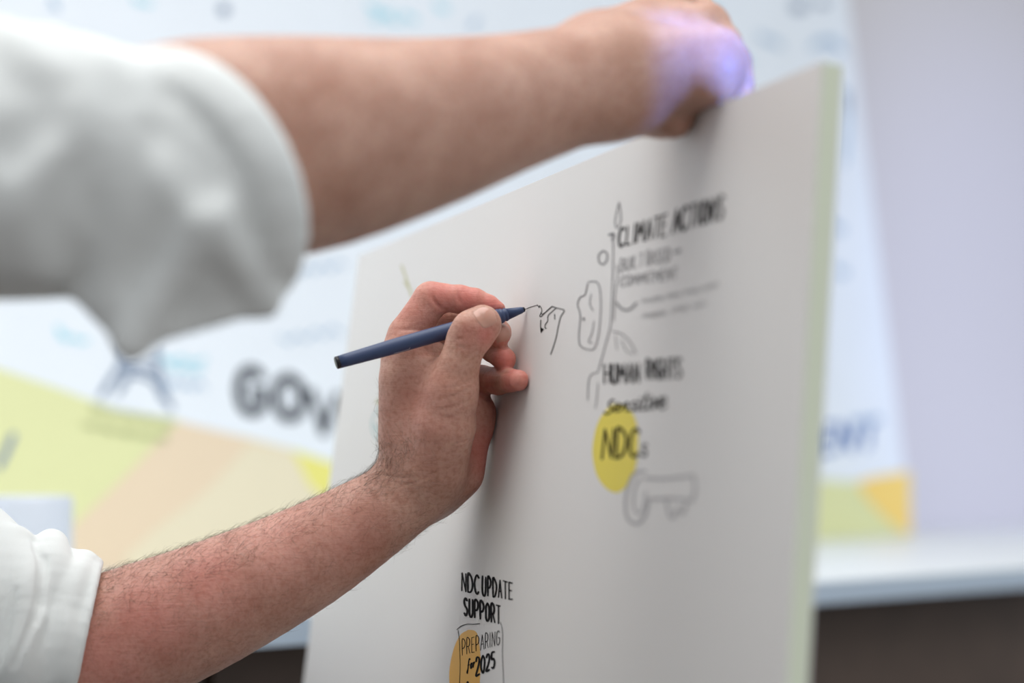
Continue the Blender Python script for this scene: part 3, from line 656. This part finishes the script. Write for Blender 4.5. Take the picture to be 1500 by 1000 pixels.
# little finger
hand.add(chain([J(640, 548, 48, 26), J(686, 552, 46, 22), J(706, 556, 34, 20)]), 0.005, 0.005)
hand.add(chain([J(706, 556, 34, 20.5), J(730, 558, 14, 20), J(748, 557, -10, 17), J(760, 557, -23, 15.5)]), 0.004, 0.0028)
hand.cuts.append((Half(board, 0.0003), 0.0015))                   # whatever touches the board is pressed flat against it
hand.sub(Cone(TIP + pa * 0.004, REAR, pr * 1.0, pr * 0.98), 0.002) # and the fingers dent round the pen
def surf(f, px, py, t0=1.15):
    r = unit(ray(px, py)); t = t0
    for _ in range(40):
        q = (CAM + r * t)[None]; d = float(f(q, q[0], 0.04)[0]); t += min(d, 0.03) * 0.88
        if d < 2e-5 or t > 1.6: break
    return CAM + r * t
def groove(f, pts, r, k=0.0008):
    q = [surf(f, *p) for p in smooth_line(pts, 7)]
    out = []
    m = len(q) - 1; rad = [r * (0.15 + 0.85 * math.sin(math.pi * i / m)) for i in range(m + 1)]
    for i, (a, b) in enumerate(zip(q, q[1:])):
        if np.linalg.norm(a - b) < 0.008: out.append(Cone(a, b, rad[i], rad[i + 1]))
    return [(c, k) for c in out]
gr = []
for pts, r in (([(631, 424), (634, 436), (641, 447), (650, 454)], .0009), ([(671, 426), (671, 436), (676, 446)], .0008), ([(582, 484), (600, 482), (622, 484)], .0006),
               ([(640, 586), (660, 581), (680, 573), (696, 562)], .0003), ([(645, 600), (665, 596), (685, 588), (697, 578)], .0003), ([(640, 612), (668, 610), (690, 600)], .0003), ([(652, 568), (672, 566), (694, 552)], .0003),
               ([(660, 653), (676, 648), (688, 645)], .0004), ([(655, 660), (672, 656)], .0003), ([(556, 690), (572, 697), (600, 700), (622, 692)], .0004), ([(580, 710), (604, 708), (640, 690)], .0004),
               ([(722, 508), (735, 510), (748, 507)], .0005), ([(728, 543), (742, 546), (754, 541)], .0005), ([(697, 575), (710, 584), (722, 584)], .0006), ([(665, 500), (672, 496), (680, 497)], .0003), ([(663, 512), (674, 508), (684, 511)], .0003)):
    gr += groove(hand, pts, r)
hand.subs += gr
Vh, Qh = polygonise(hand, 0.00085, smooth=1)
print('hand', len(Vh))

# the other arm, reaching over to grip the board's top edge
def K(px, py, Y, r): return (P(px, py, Y), r * Y / F)
def B(px, py, off, r): q = board.hit(px, py, off); return (q, r * (q - CAM) @ FW / F)
arm = Shape()
arm.add(chain([K(60, 245, 0.975, 165), K(230, 228, 0.995, 160), K(300, 214, 1.01, 158), K(430, 213, 1.03, 160), K(600, 185, 1.06, 129), K(740, 150, 1.09, 100), K(850, 122, 1.115, 86), K(895, 110, 1.125, 78)], sub=4)
      + chain([K(300, 235, 1.03, 130), K(430, 232, 1.05, 128), K(600, 200, 1.08, 106), K(740, 160, 1.10, 84), K(870, 122, 1.14, 68)], sub=4), 0.010, 0.01)
arm.add([Cone(K(880, 125, 1.125, 66)[0], B(1020, 112, -0.006, 0)[0], .0215, .0125), Cone(K(880, 105, 1.125, 66)[0], B(1042, 74, -0.012, 0)[0], .0215, .0125),
         Cone(K(880, 90, 1.13, 60)[0], B(1035, 38, -0.018, 0)[0], .020, .012), Cone(K(880, 80, 1.135, 60)[0], B(1010, 2, -0.022, 0)[0], .019, .011)], 0.010, 0.012)
for a, b, c, r in (((1020, 112), (1052, 118), (1058, 168), .0095), ((1042, 74), (1072, 92), (1080, 150), .0098), ((1035, 38), (1060, 64), (1080, 118), .0092), ((1010, 2), (1030, 22), (1050, 78), .0082)):
    i_ = {112: -0.006, 74: -0.012, 38: -0.018, 2: -0.022}[a[1]]
    arm.add(chain([(B(*a, i_, 0)[0], r * 1.15), (B(*b, -0.024, 0)[0], r), (B(*c, -0.0215, 0)[0], r * 0.85)]), 0.004, 0.003)
arm.add(chain([(K(885, 140, 1.115, 0)[0], .019), (B(935, 160, 0.022, 0)[0], .0125), (B(970, 172, 0.012, 0)[0], .0100), (B(988, 176, 0.0092, 0)[0], .0088)]), 0.006, 0.008)
arm.add([Cone(K(900, 135, 1.12, 0)[0], B(985, 150, 0.004, 0)[0], .020, .011), Cone(B(985, 140, 0.004, 0)[0], B(1040, 120, -0.004, 0)[0], .012, .011)], 0.004, 0.006)
arm.add([Cone(K(905, 110, 1.125, 0)[0], B(1045, 92, 0.002, 0)[0], .0235, .0165), Cone(B(985, 120, 0.006, 0)[0], B(1050, 112, 0.002, 0)[0], .016, .0125)], 0.006, 0.010)
arm.add([Ball(K(1062, 62, 1.17, 0)[0], [.006, .006, .006])], 0.002, 0.006)
class BoardCut:
    lo = np.full(3, -9.); hi = np.full(3, 9.)
    def __call__(s, p):                                            # the board itself: hollowed out of the gripping hand
        q = p - board.o; n_ = q @ board.n + TH / 2; u_ = q @ board.d; v_ = q @ board.e; vt = vtop(u_)
        return np.maximum(np.abs(n_) - TH / 2 - 0.0002, v_ - vt - 0.0002)
arm.sub(BoardCut(), 0.001)
Va, Qa = polygonise(arm, 0.0018, smooth=2)

# shoulders, neck and head (outside the photograph)
SR, SL = np.array([-0.43, 0.97, 1.20]), np.array([-0.43, 1.37, 1.18]); HC = np.array([-0.40, 1.17, 1.47])
body = Shape()
body.add([Cone([-0.49, 1.17, 0.95], [-0.48, 1.17, 1.20], .13, .11)] + [Cone(SR, [-0.47, 1.17, 1.22], .055, .07), Cone(SL, [-0.47, 1.17, 1.22], .055, .07), Cone([-0.46, 1.17, 1.22], [-0.415, 1.17, 1.38], .062, .055)], 0.03, 0.02)
hx = unit([0.93, 0.12, -0.30]); hy = unit(np.cross([0, 0, 1], hx)); hz = np.cross(hx, hy)
def H(x, y, z): return HC + hx * x + hy * y + hz * z
body.add([Ball(H(-0.012, 0, 0.022), [.098, .076, .092], [hx, hy, hz]), Cone(H(0.030, 0, -0.045), H(0.058, 0, -0.085), .052, .026), Cone(H(0.035, 0.03, -0.02), H(0.035, -0.03, -0.02), .042, .042),
          Cone(H(-0.03, 0, -0.03), H(-0.045, 0, -0.11), .055, .050)], 0.03, 0.02)
body.add([Cone(H(0.083, 0, 0.008), H(0.108, 0, -0.030), .007, .0115), Cone(H(0.098, 0.012, -0.034), H(0.098, -0.012, -0.034), .0065, .0065)], 0.006, 0.008)
body.add([Cone(H(0.084, 0.020, -0.058), H(0.086, -0.020, -0.058), .0055, .0055), Cone(H(0.082, 0.018, -0.067), H(0.084, -0.018, -0.067), .006, .006)], 0.001, 0.004)
body.add([Cone(H(0.078, s_ * 0.045, 0.030), H(0.086, s_ * 0.015, 0.032), .008, .008) for s_ in (-1, 1)], 0.002, 0.008)
for s_ in (-1, 1):
    body.add([Ball(H(-0.008, s_ * 0.080, -0.008), [.018, .008, .030], [unit(hx + s_ * 0.4 * hy), unit(hy - s_ * 0.4 * hx), hz])], 0.002, 0.004)
    body.sub(Ball(H(0.090, s_ * 0.032, 0.010), [.013, .015, .010], [hx, hy, hz]), 0.006)
    body.sub(Ball(H(-0.004, s_ * 0.088, -0.006), [.009, .005, .016], [hx, hy, hz]), 0.003)
Vb, Qb = polygonise(body, 0.0035, smooth=2)
# upper arms inside the sleeves join everything up
ua = Shape(); ua.add(chain([(SR, .052), K(60, 245, 0.975, 165)]), .01); ua.add(chain([(SL, .052), J(-40, 1030, -8, 106)]), .01)
Vu, Qu = polygonise(ua, 0.006)
V, Q = join([(Vh, Qh), (Va, Qa), (Vb, Qb), (Vu, Qu)])
me = fast_mesh('body', V, Q); bo = link('body', me, person, M['skin'])
red = np.zeros(len(V))
def blush(c, s, a): 
    global red; red = np.maximum(red, a * np.exp(-((V - c) ** 2).sum(1) / (2 * s * s)))
for c, s_, a in ((J(760, 557, -20, 0), .008, .85), (J(735, 557, 10, 0), .009, .5), (J(739, 526, -4, 0), .007, .75), (J(728, 490, 0, 0), .008, .55), (J(712, 490, -30, 0), .006, .6), (J(690, 492, -34, 0), .007, .35), (J(722, 450, -2, 0), .008, .75), (J(685, 430, -2, 0), .010, .65), (J(648, 428, 0, 0), .010, .6), (J(610, 450, 0, 0), .014, .35), (J(600, 495, 0, 0), .012, .30), (J(705, 660, 20, 0), .014, .55), (J(700, 600, 36, 0), .014, .5), (J(710, 560, 36, 0), .012, .6)):
    blush(c[0], s_, a)
for px, py, a in ((620, 600, .22), (500, 790, .22), (400, 800, .30), (300, 850, .38), (220, 900, .42), (160, 960, .40)): blush(surf(hand, px, py), .024, a)
blush(H(0.1, 0, -0.06), .012, .7); blush(H(0.105, 0, -0.03), .012, .4)
at = me.attributes.new('red', 'FLOAT', 'POINT'); at.data.foreach_set('value', red.astype(np.float32))

def nail(name, f, c, axis, nrm, L, W, label=None):
    nrm = unit(nrm); axis = unit(axis - nrm * (axis @ nrm)); side = np.cross(axis, nrm); n = 21
    g = np.linspace(-1, 1, n); v, u = [x.ravel() for x in np.meshgrid(g, g, indexing='ij')]
    uu = u * np.sqrt(1 - 0.42 * v * v * np.where(v > 0, 1.0, 0.8)); vv = v * np.sqrt(1 - 0.42 * u * u)
    q = c + axis * (L / 2 * vv)[:, None] + side * (W / 2 * uu)[:, None] + nrm * 0.005
    for _ in range(25): q = q - nrm * (f(q, c, 0.02) * 0.8)[:, None]
    e = np.maximum(np.abs(u), np.abs(v)); q = q + nrm * np.where(e < 0.93, 0.00022, -0.0003)[:, None]
    Q = [(i * n + j, i * n + j + 1, (i + 1) * n + j + 1, (i + 1) * n + j) for i in range(n - 1) for j in range(n - 1)]
    me = mesh(name, q, Q); o = link(name, me, person, M['nail'])
    if label: o['label'] = label
    return o
thumb_ax = J(711, 466, -21, 0)[0] - J(690, 484, -21, 0)[0]
nail('thumbnail', hand, surf(hand, 711, 461), thumb_ax, -ray(711, 461) + 0.75 * UP + 0.1 * R_, 0.0125, 0.0125)
nail('fingernail', hand, surf(hand, 740, 484), -UP + 0.45 * R_, -0.7 * FW + R_ + 0.45 * UP, 0.0115, 0.0095)

# eyes and hair of the head
for s_ in (-1, 1):
    e_ = Shape(); e_.add([Ball(H(0.074, s_ * 0.032, 0.010), [.0125] * 3)]); v, q = polygonise(e_, 0.0015); eo = link('eye', fast_mesh('eye', v, q), person, M['eye'])
    e_ = Shape(); e_.add([Ball(H(0.0825, s_ * 0.032, 0.009), [.0048, .0055, .0055])]); v, q = polygonise(e_, 0.001); link('iris', fast_mesh('iris', v, q), eo, M['iris'])
hr = Shape(); hr.add([Ball(H(-0.020, 0, 0.034), [.102, .083, .093], [hx, hy, hz]), Cone(H(-0.045, 0, 0.0), H(-0.062, 0, -0.055), .066, .050)], 0.02)
hr.sub(Ball(H(0.085, 0, -0.035), [.075, .12, .088], [hx, hy, hz]), 0.01)
v, q = polygonise(hr, 0.003, smooth=2); link('hair', fast_mesh('hair', v, q), person, M['hair'])

# fine hair on the forearm and wrist (uncountable)
nh = normals(Vh, Qh); dv = Vh - CAM; dep = dv @ FW
hxp = 750 + F * (dv @ R_) / dep; hyp = 500 - F * (dv @ UP) / dep
w_ = np.where((hxp > 130) & (hxp < 715) & (hyp > 560) & (hyp < 1015), 1.0, 0.0) * np.where(nh @ FW < 0.55, 1.0, 0.2)
up_side = nh @ unit([-0.55, 0, 0.8])
w_ *= np.where(up_side > 0.3, 1.3, 0.30) * np.where(hyp < 640, np.where(hxp < 600, 0.30, 0.0), 1.0)
w_ *= np.where((hxp > 640) & (hyp < 740), 0.0, 1.0) * np.where((hxp > 530) & (hxp < 610) & (hyp > 640) & (hyp < 730), 2.4, 1.0)
w_ *= np.where((up_side < -0.6), np.where(((hxp > 570) & (hxp < 625)) | ((hxp > 660) & (hxp < 690)), 1.6, 0.25), 1.0)
idx = rng.choice(len(Vh), 5200, p=w_ / w_.sum(), replace=False)
ax_f = unit(J(600, 720, 20, 0)[0] - J(180, 935, 0, 0)[0]); hv, hf = [], []
for i in idx:
    n_ = nh[i]; p0 = Vh[i] - n_ * 0.0002; t_ = ax_f * rng.uniform(-0.1, 1.0) + rng.normal(0, 0.55, 3); t_ = unit(t_ - n_ * (t_ @ n_)); sd = np.cross(n_, t_)
    L = rng.uniform(0.004, 0.0095); r0 = 0.000055; lift_ = rng.uniform(0.10, 0.8); curl = rng.normal(0, 0.5); ns = 4; b0 = len(hv)
    for k_ in range(ns + 1):
        s_ = k_ / ns; c_ = p0 + t_ * L * s_ + n_ * L * lift_ * (s_ - 0.45 * s_ * s_) + sd * L * curl * s_ * s_ * 0.6; r = r0 * (1 - 0.75 * s_)
        for m_ in range(3): a_ = m_ * 2.0944; hv.append(c_ + (sd * math.cos(a_) + n_ * math.sin(a_)) * r)
    for k_ in range(ns):
        for m_ in range(3): a_ = b0 + k_ * 3 + m_; b_ = b0 + k_ * 3 + (m_ + 1) % 3; hf.append((a_, b_, b_ + 3, a_ + 3))
ho = link('arm_hair', fast_mesh('arm_hair', np.array(hv), np.array(hf)), person, M['arm_hair']); ho['kind'] = 'stuff'

# ------------------------------------------------------------------ the shirt
class Cyl:
    """rounded cylinder of cloth with folds running along it"""
    def __init__(s, a, b, r, rd, fold=0.0, n=7, ph=0.0, tw=0.0):
        s.a = np.asarray(a, float); s.b = np.asarray(b, float); s.ax = unit(s.b - s.a); s.L = np.linalg.norm(s.b - s.a); s.r = r; s.rd = rd; s.fold = fold; s.n = n; s.ph = ph; s.tw = tw
        s.u = unit(np.cross(s.ax, [0, 0, 1])); s.w = np.cross(s.ax, s.u); m = r + rd + fold
        s.lo = np.minimum(s.a, s.b) - m; s.hi = np.maximum(s.a, s.b) + m
    def __call__(s, p):
        q = p - s.a; t = q @ s.ax; x = q @ s.u; y = q @ s.w; rr = np.hypot(x, y); th = np.arctan2(y, x)
        R = s.r + s.fold * (np.sin(s.n * th + s.ph + s.tw * t) + 0.5 * np.sin((s.n + 3) * th + 2 * s.ph - s.tw * t))
        dx = rr - R + s.rd; dy = np.abs(t - s.L / 2) - s.L / 2 + s.rd
        return (np.hypot(np.maximum(dx, 0), np.maximum(dy, 0)) + np.minimum(np.maximum(dx, dy), 0) - s.rd) * 0.85
def ring(c, n_, r, tube, a0=0, a1=2 * math.pi, ry=None, seg=36):
    n_ = unit(n_); u = unit(np.cross(n_, [0, 0, 1])); v = np.cross(n_, u); ry = ry or r
    return chain([(c + u * r * math.cos(a0 + (a1 - a0) * i / seg) + v * ry * math.sin(a0 + (a1 - a0) * i / seg), tube) for i in range(seg + 1)], 0.0003)
parts = []
def ridge(f, pts, r, high, k=0.006):
    pp = smooth_line(pts, 5); m = len(pp) - 1
    q = [surf(f, *p, 0.8) + unit(ray(*p)) * (r - high * math.sin(math.pi * min(max(i / m, 0.04), 0.96)) ** 0.7) for i, p in enumerate(pp)]
    f.late.append((chain([(x, r) for x in q], 0.0003), k))
# near sleeve, rolled up above the elbow of the reaching arm
ns_ = Shape(); ns_.late = []
ns_.add(chain([(SR, .070), (K(-120, 225, 0.965, 0)[0], .0545), (K(95, 243, 0.98, 0)[0], .0515)], sub=3), 0.01, 0.008)
ca, cb = K(190, 320, 0.955, 0)[0], K(296, 266, 0.982, 0)[0]; cn = unit(cb - ca)
ns_.add([Cyl(ca, cb - cn * 0.004, .0455, .012)], 0.004, 0.014)
ns_.add([Cone(K(60, 235, 0.975, 0)[0], K(215, 262, 0.98, 0)[0], .0495, .044)], .004, .014)
ns_.add(ring(cb, cn, .0525, .0050) + ring(cb - cn * 0.006, cn, .0520, .0050) + ring(cb - cn * 0.012, cn, .0500, .0050), 0.006, 0.006)
ns_.add([Tri(K(306, 305, .942, 0)[0], K(192, 506, .948, 0)[0], K(391, 452, .966, 0)[0], .0022), Tri(K(300, 320, .942, 0)[0], K(192, 506, .948, 0)[0], K(112, 424, .958, 0)[0], .0022), Tri(K(150, 300, .945, 0)[0], K(192, 506, .948, 0)[0], K(112, 424, .958, 0)[0], .0022)], .006, .010)
for pts, r, hgh in (([(308, 300), (270, 370), (230, 430), (192, 500)], .006, .0032), ([(312, 302), (340, 370), (388, 440)], .005, .0032), ([(70, 80), (120, 105), (170, 125), (215, 135)], .012, .0045), ([(150, 115), (100, 180), (35, 270)], .009, .0055), ([(125, 140), (135, 185), (145, 245)], .009, .0045), ([(0, 60), (60, 110), (120, 130)], .010, .004),
                    ([(190, 150), (185, 300), (165, 430)], .008, .0045), ([(248, 220), (232, 310), (205, 400)], .005, .003), ([(20, 300), (60, 380)], .01, .003)):
    ridge(ns_, pts, r, hgh)
for pr_, k_ in ns_.late: ns_.add(pr_, .002, k_ + .002)
qa, qb = surf(ns_, 262, 190, .8), surf(ns_, 305, 262, .8); ns_.sub(Cone(qa - FW * .007, qb - FW * .006, .011, .011), .010)
qa, qb = surf(ns_, 70, 175, .8), surf(ns_, 20, 215, .8); ns_.sub(Cone(qa - FW * .008, qb - FW * .007, .010, .010), .008)
v, q = polygonise(ns_, 0.0022, smooth=3); parts.append((v, q))
# far sleeve, rolled to below the elbow of the drawing arm
fs = Shape(); fs.late = []
fs.add(chain([(SL, .072), (J(-190, 760, -6, 0)[0], .060), (J(-72, 905, -6, 0)[0], .0625), (J(-40, 1030, -8, 0)[0], .056)], sub=3), .01, .006)
fs.add([Cyl(J(20, 944, -8, 0)[0], J(92, 950, -8, 0)[0], .0585, .016, .0008, 5, .3)], .004, .0045)
fs.add([Cyl(J(84, 940, -8, 0)[0], J(120, 947, -6, 0)[0], .0480, .004, .0007, 4, 1.1)], .004, .006)
fa_ = unit(J(120, 947, -6, 0)[0] - J(84, 940, -8, 0)[0])
fs.add(ring(J(119, 947, -6, 0)[0], fa_, .0478, .0022), .002, .003)
for pts, r, hgh in (([(75, 800), (82, 850), (84, 920), (72, 1000)], .010, .0022), ([(100, 850), (98, 900), (95, 980)], .006, .0012), ([(128, 818), (116, 845), (106, 880)], .004, .0030), ([(108, 815), (128, 822)], .004, .002), ([(20, 800), (10, 880), (-10, 960)], .012, .003), ([(40, 820), (36, 880), (10, 960)], .008, .002), ([(46, 905), (20, 960), (0, 995)], .006, .002)):
    ridge(fs, pts, r, hgh)
for pr_, k_ in fs.late: fs.add(pr_, .002, k_)
for pts, r in (([(50, 789), (55, 805), (61, 822), (59, 868), (55, 892), (39, 934), (18, 979)], .0016), ([(66, 815), (64, 850), (60, 885), (54, 913)], .0010), ([(22, 860), (8, 930), (-4, 980)], .0012)):
    fs.subs += groove(fs, pts, r, .003)
v, q = polygonise(fs, 0.0014, smooth=1); parts.append((v, q))
tr = Shape()
tr.add([Cone([-0.53, 1.17, 0.62], [-0.51, 1.17, 0.95], .155, .150), Cone([-0.51, 1.17, 0.95], [-0.48, 1.17, 1.13], .150, .145), Cone([-0.50, 1.09, 0.95], [-0.46, 1.08, 1.12], .10, .10), Cone([-0.50, 1.25, 0.95], [-0.46, 1.26, 1.12], .10, .10),
        Cone(SR + [0, 0.03, -.01], [-0.475, 1.13, 1.21], .074, .085), Cone(SL + [0, -0.03, -.01], [-0.475, 1.21, 1.21], .074, .085)], 0.06)
tr.add(ring(np.array([-0.452, 1.17, 1.285]), [0.25, 0, 1], .066, .010), .004, .012)
tr.sub(Cone([-0.46, 1.17, 1.26], [-0.41, 1.17, 1.40], .062, .060), .004)
v, q = polygonise(tr, 0.005, smooth=2); parts.append((v, q))
V, Q = join(parts); link('shirt', fast_mesh('shirt', V, Q), person, M['shirt'])
lg = Shape(); lg.add([Cone([-0.55, 1.10, 0.60], [-0.55, 1.24, 0.60], .13, .13)], .02)
for y0, y1 in ((1.08, 1.00), (1.26, 1.34)):
    lg.add([Cone([-0.54, y0, 0.60], [-0.20 if y1 < 1.2 else -0.24, y1, 0.60], .088, .066)], .02, .04)
    kx = -0.20 if y1 < 1.2 else -0.24
    lg.add([Cone([kx, y1, 0.60], [kx - 0.03, y1, 0.10], .064, .050)], .02, .03)
v, q = polygonise(lg, 0.007, smooth=2); link('trousers', fast_mesh('trousers', v, q), person, M['trouser'])
for y1, kx in ((1.00, -0.23), (1.34, -0.27)):
    s_ = Shape(); s_.add([Cone([kx, y1, 0.045], [kx - 0.03, y1, 0.09], .042, .042), Cone([kx + 0.02, y1, 0.038], [kx + 0.17, y1, 0.034], .040, .034)], .02)
    class G0:
        lo = np.full(3, -9.); hi = np.full(3, 9.)
        def __call__(s, p): return p[:, 2] - 0.001
    s_.cuts.append((G0(), .004)); v, q = polygonise(s_, 0.004); link('shoe', fast_mesh('shoe', v, q), person, M['shoe'])
# stool
st = tag(empty('stool', (-0.55, 1.17, 0)), 'round wooden stool under the person in the white shirt', 'stool')
link('seat', lathe('seat', np.array([-0.55, 1.17, 0.435]), [0, 0, 1], [(0, .15), (.006, .165), (.028, .165), (.034, .155)], 48), st, M['stool'])
for i in range(4):
    a_ = math.pi / 4 + i * math.pi / 2; c0 = np.array([-0.55 + .11 * math.cos(a_), 1.17 + .11 * math.sin(a_), 0.437]); c1 = np.array([-0.55 + .19 * math.cos(a_), 1.17 + .19 * math.sin(a_), 0.0])
    link('leg', lathe('leg', c1, c0 - c1, [(0.0, .013), (np.linalg.norm(c0 - c1), .017)], 20), st, M['stool'])
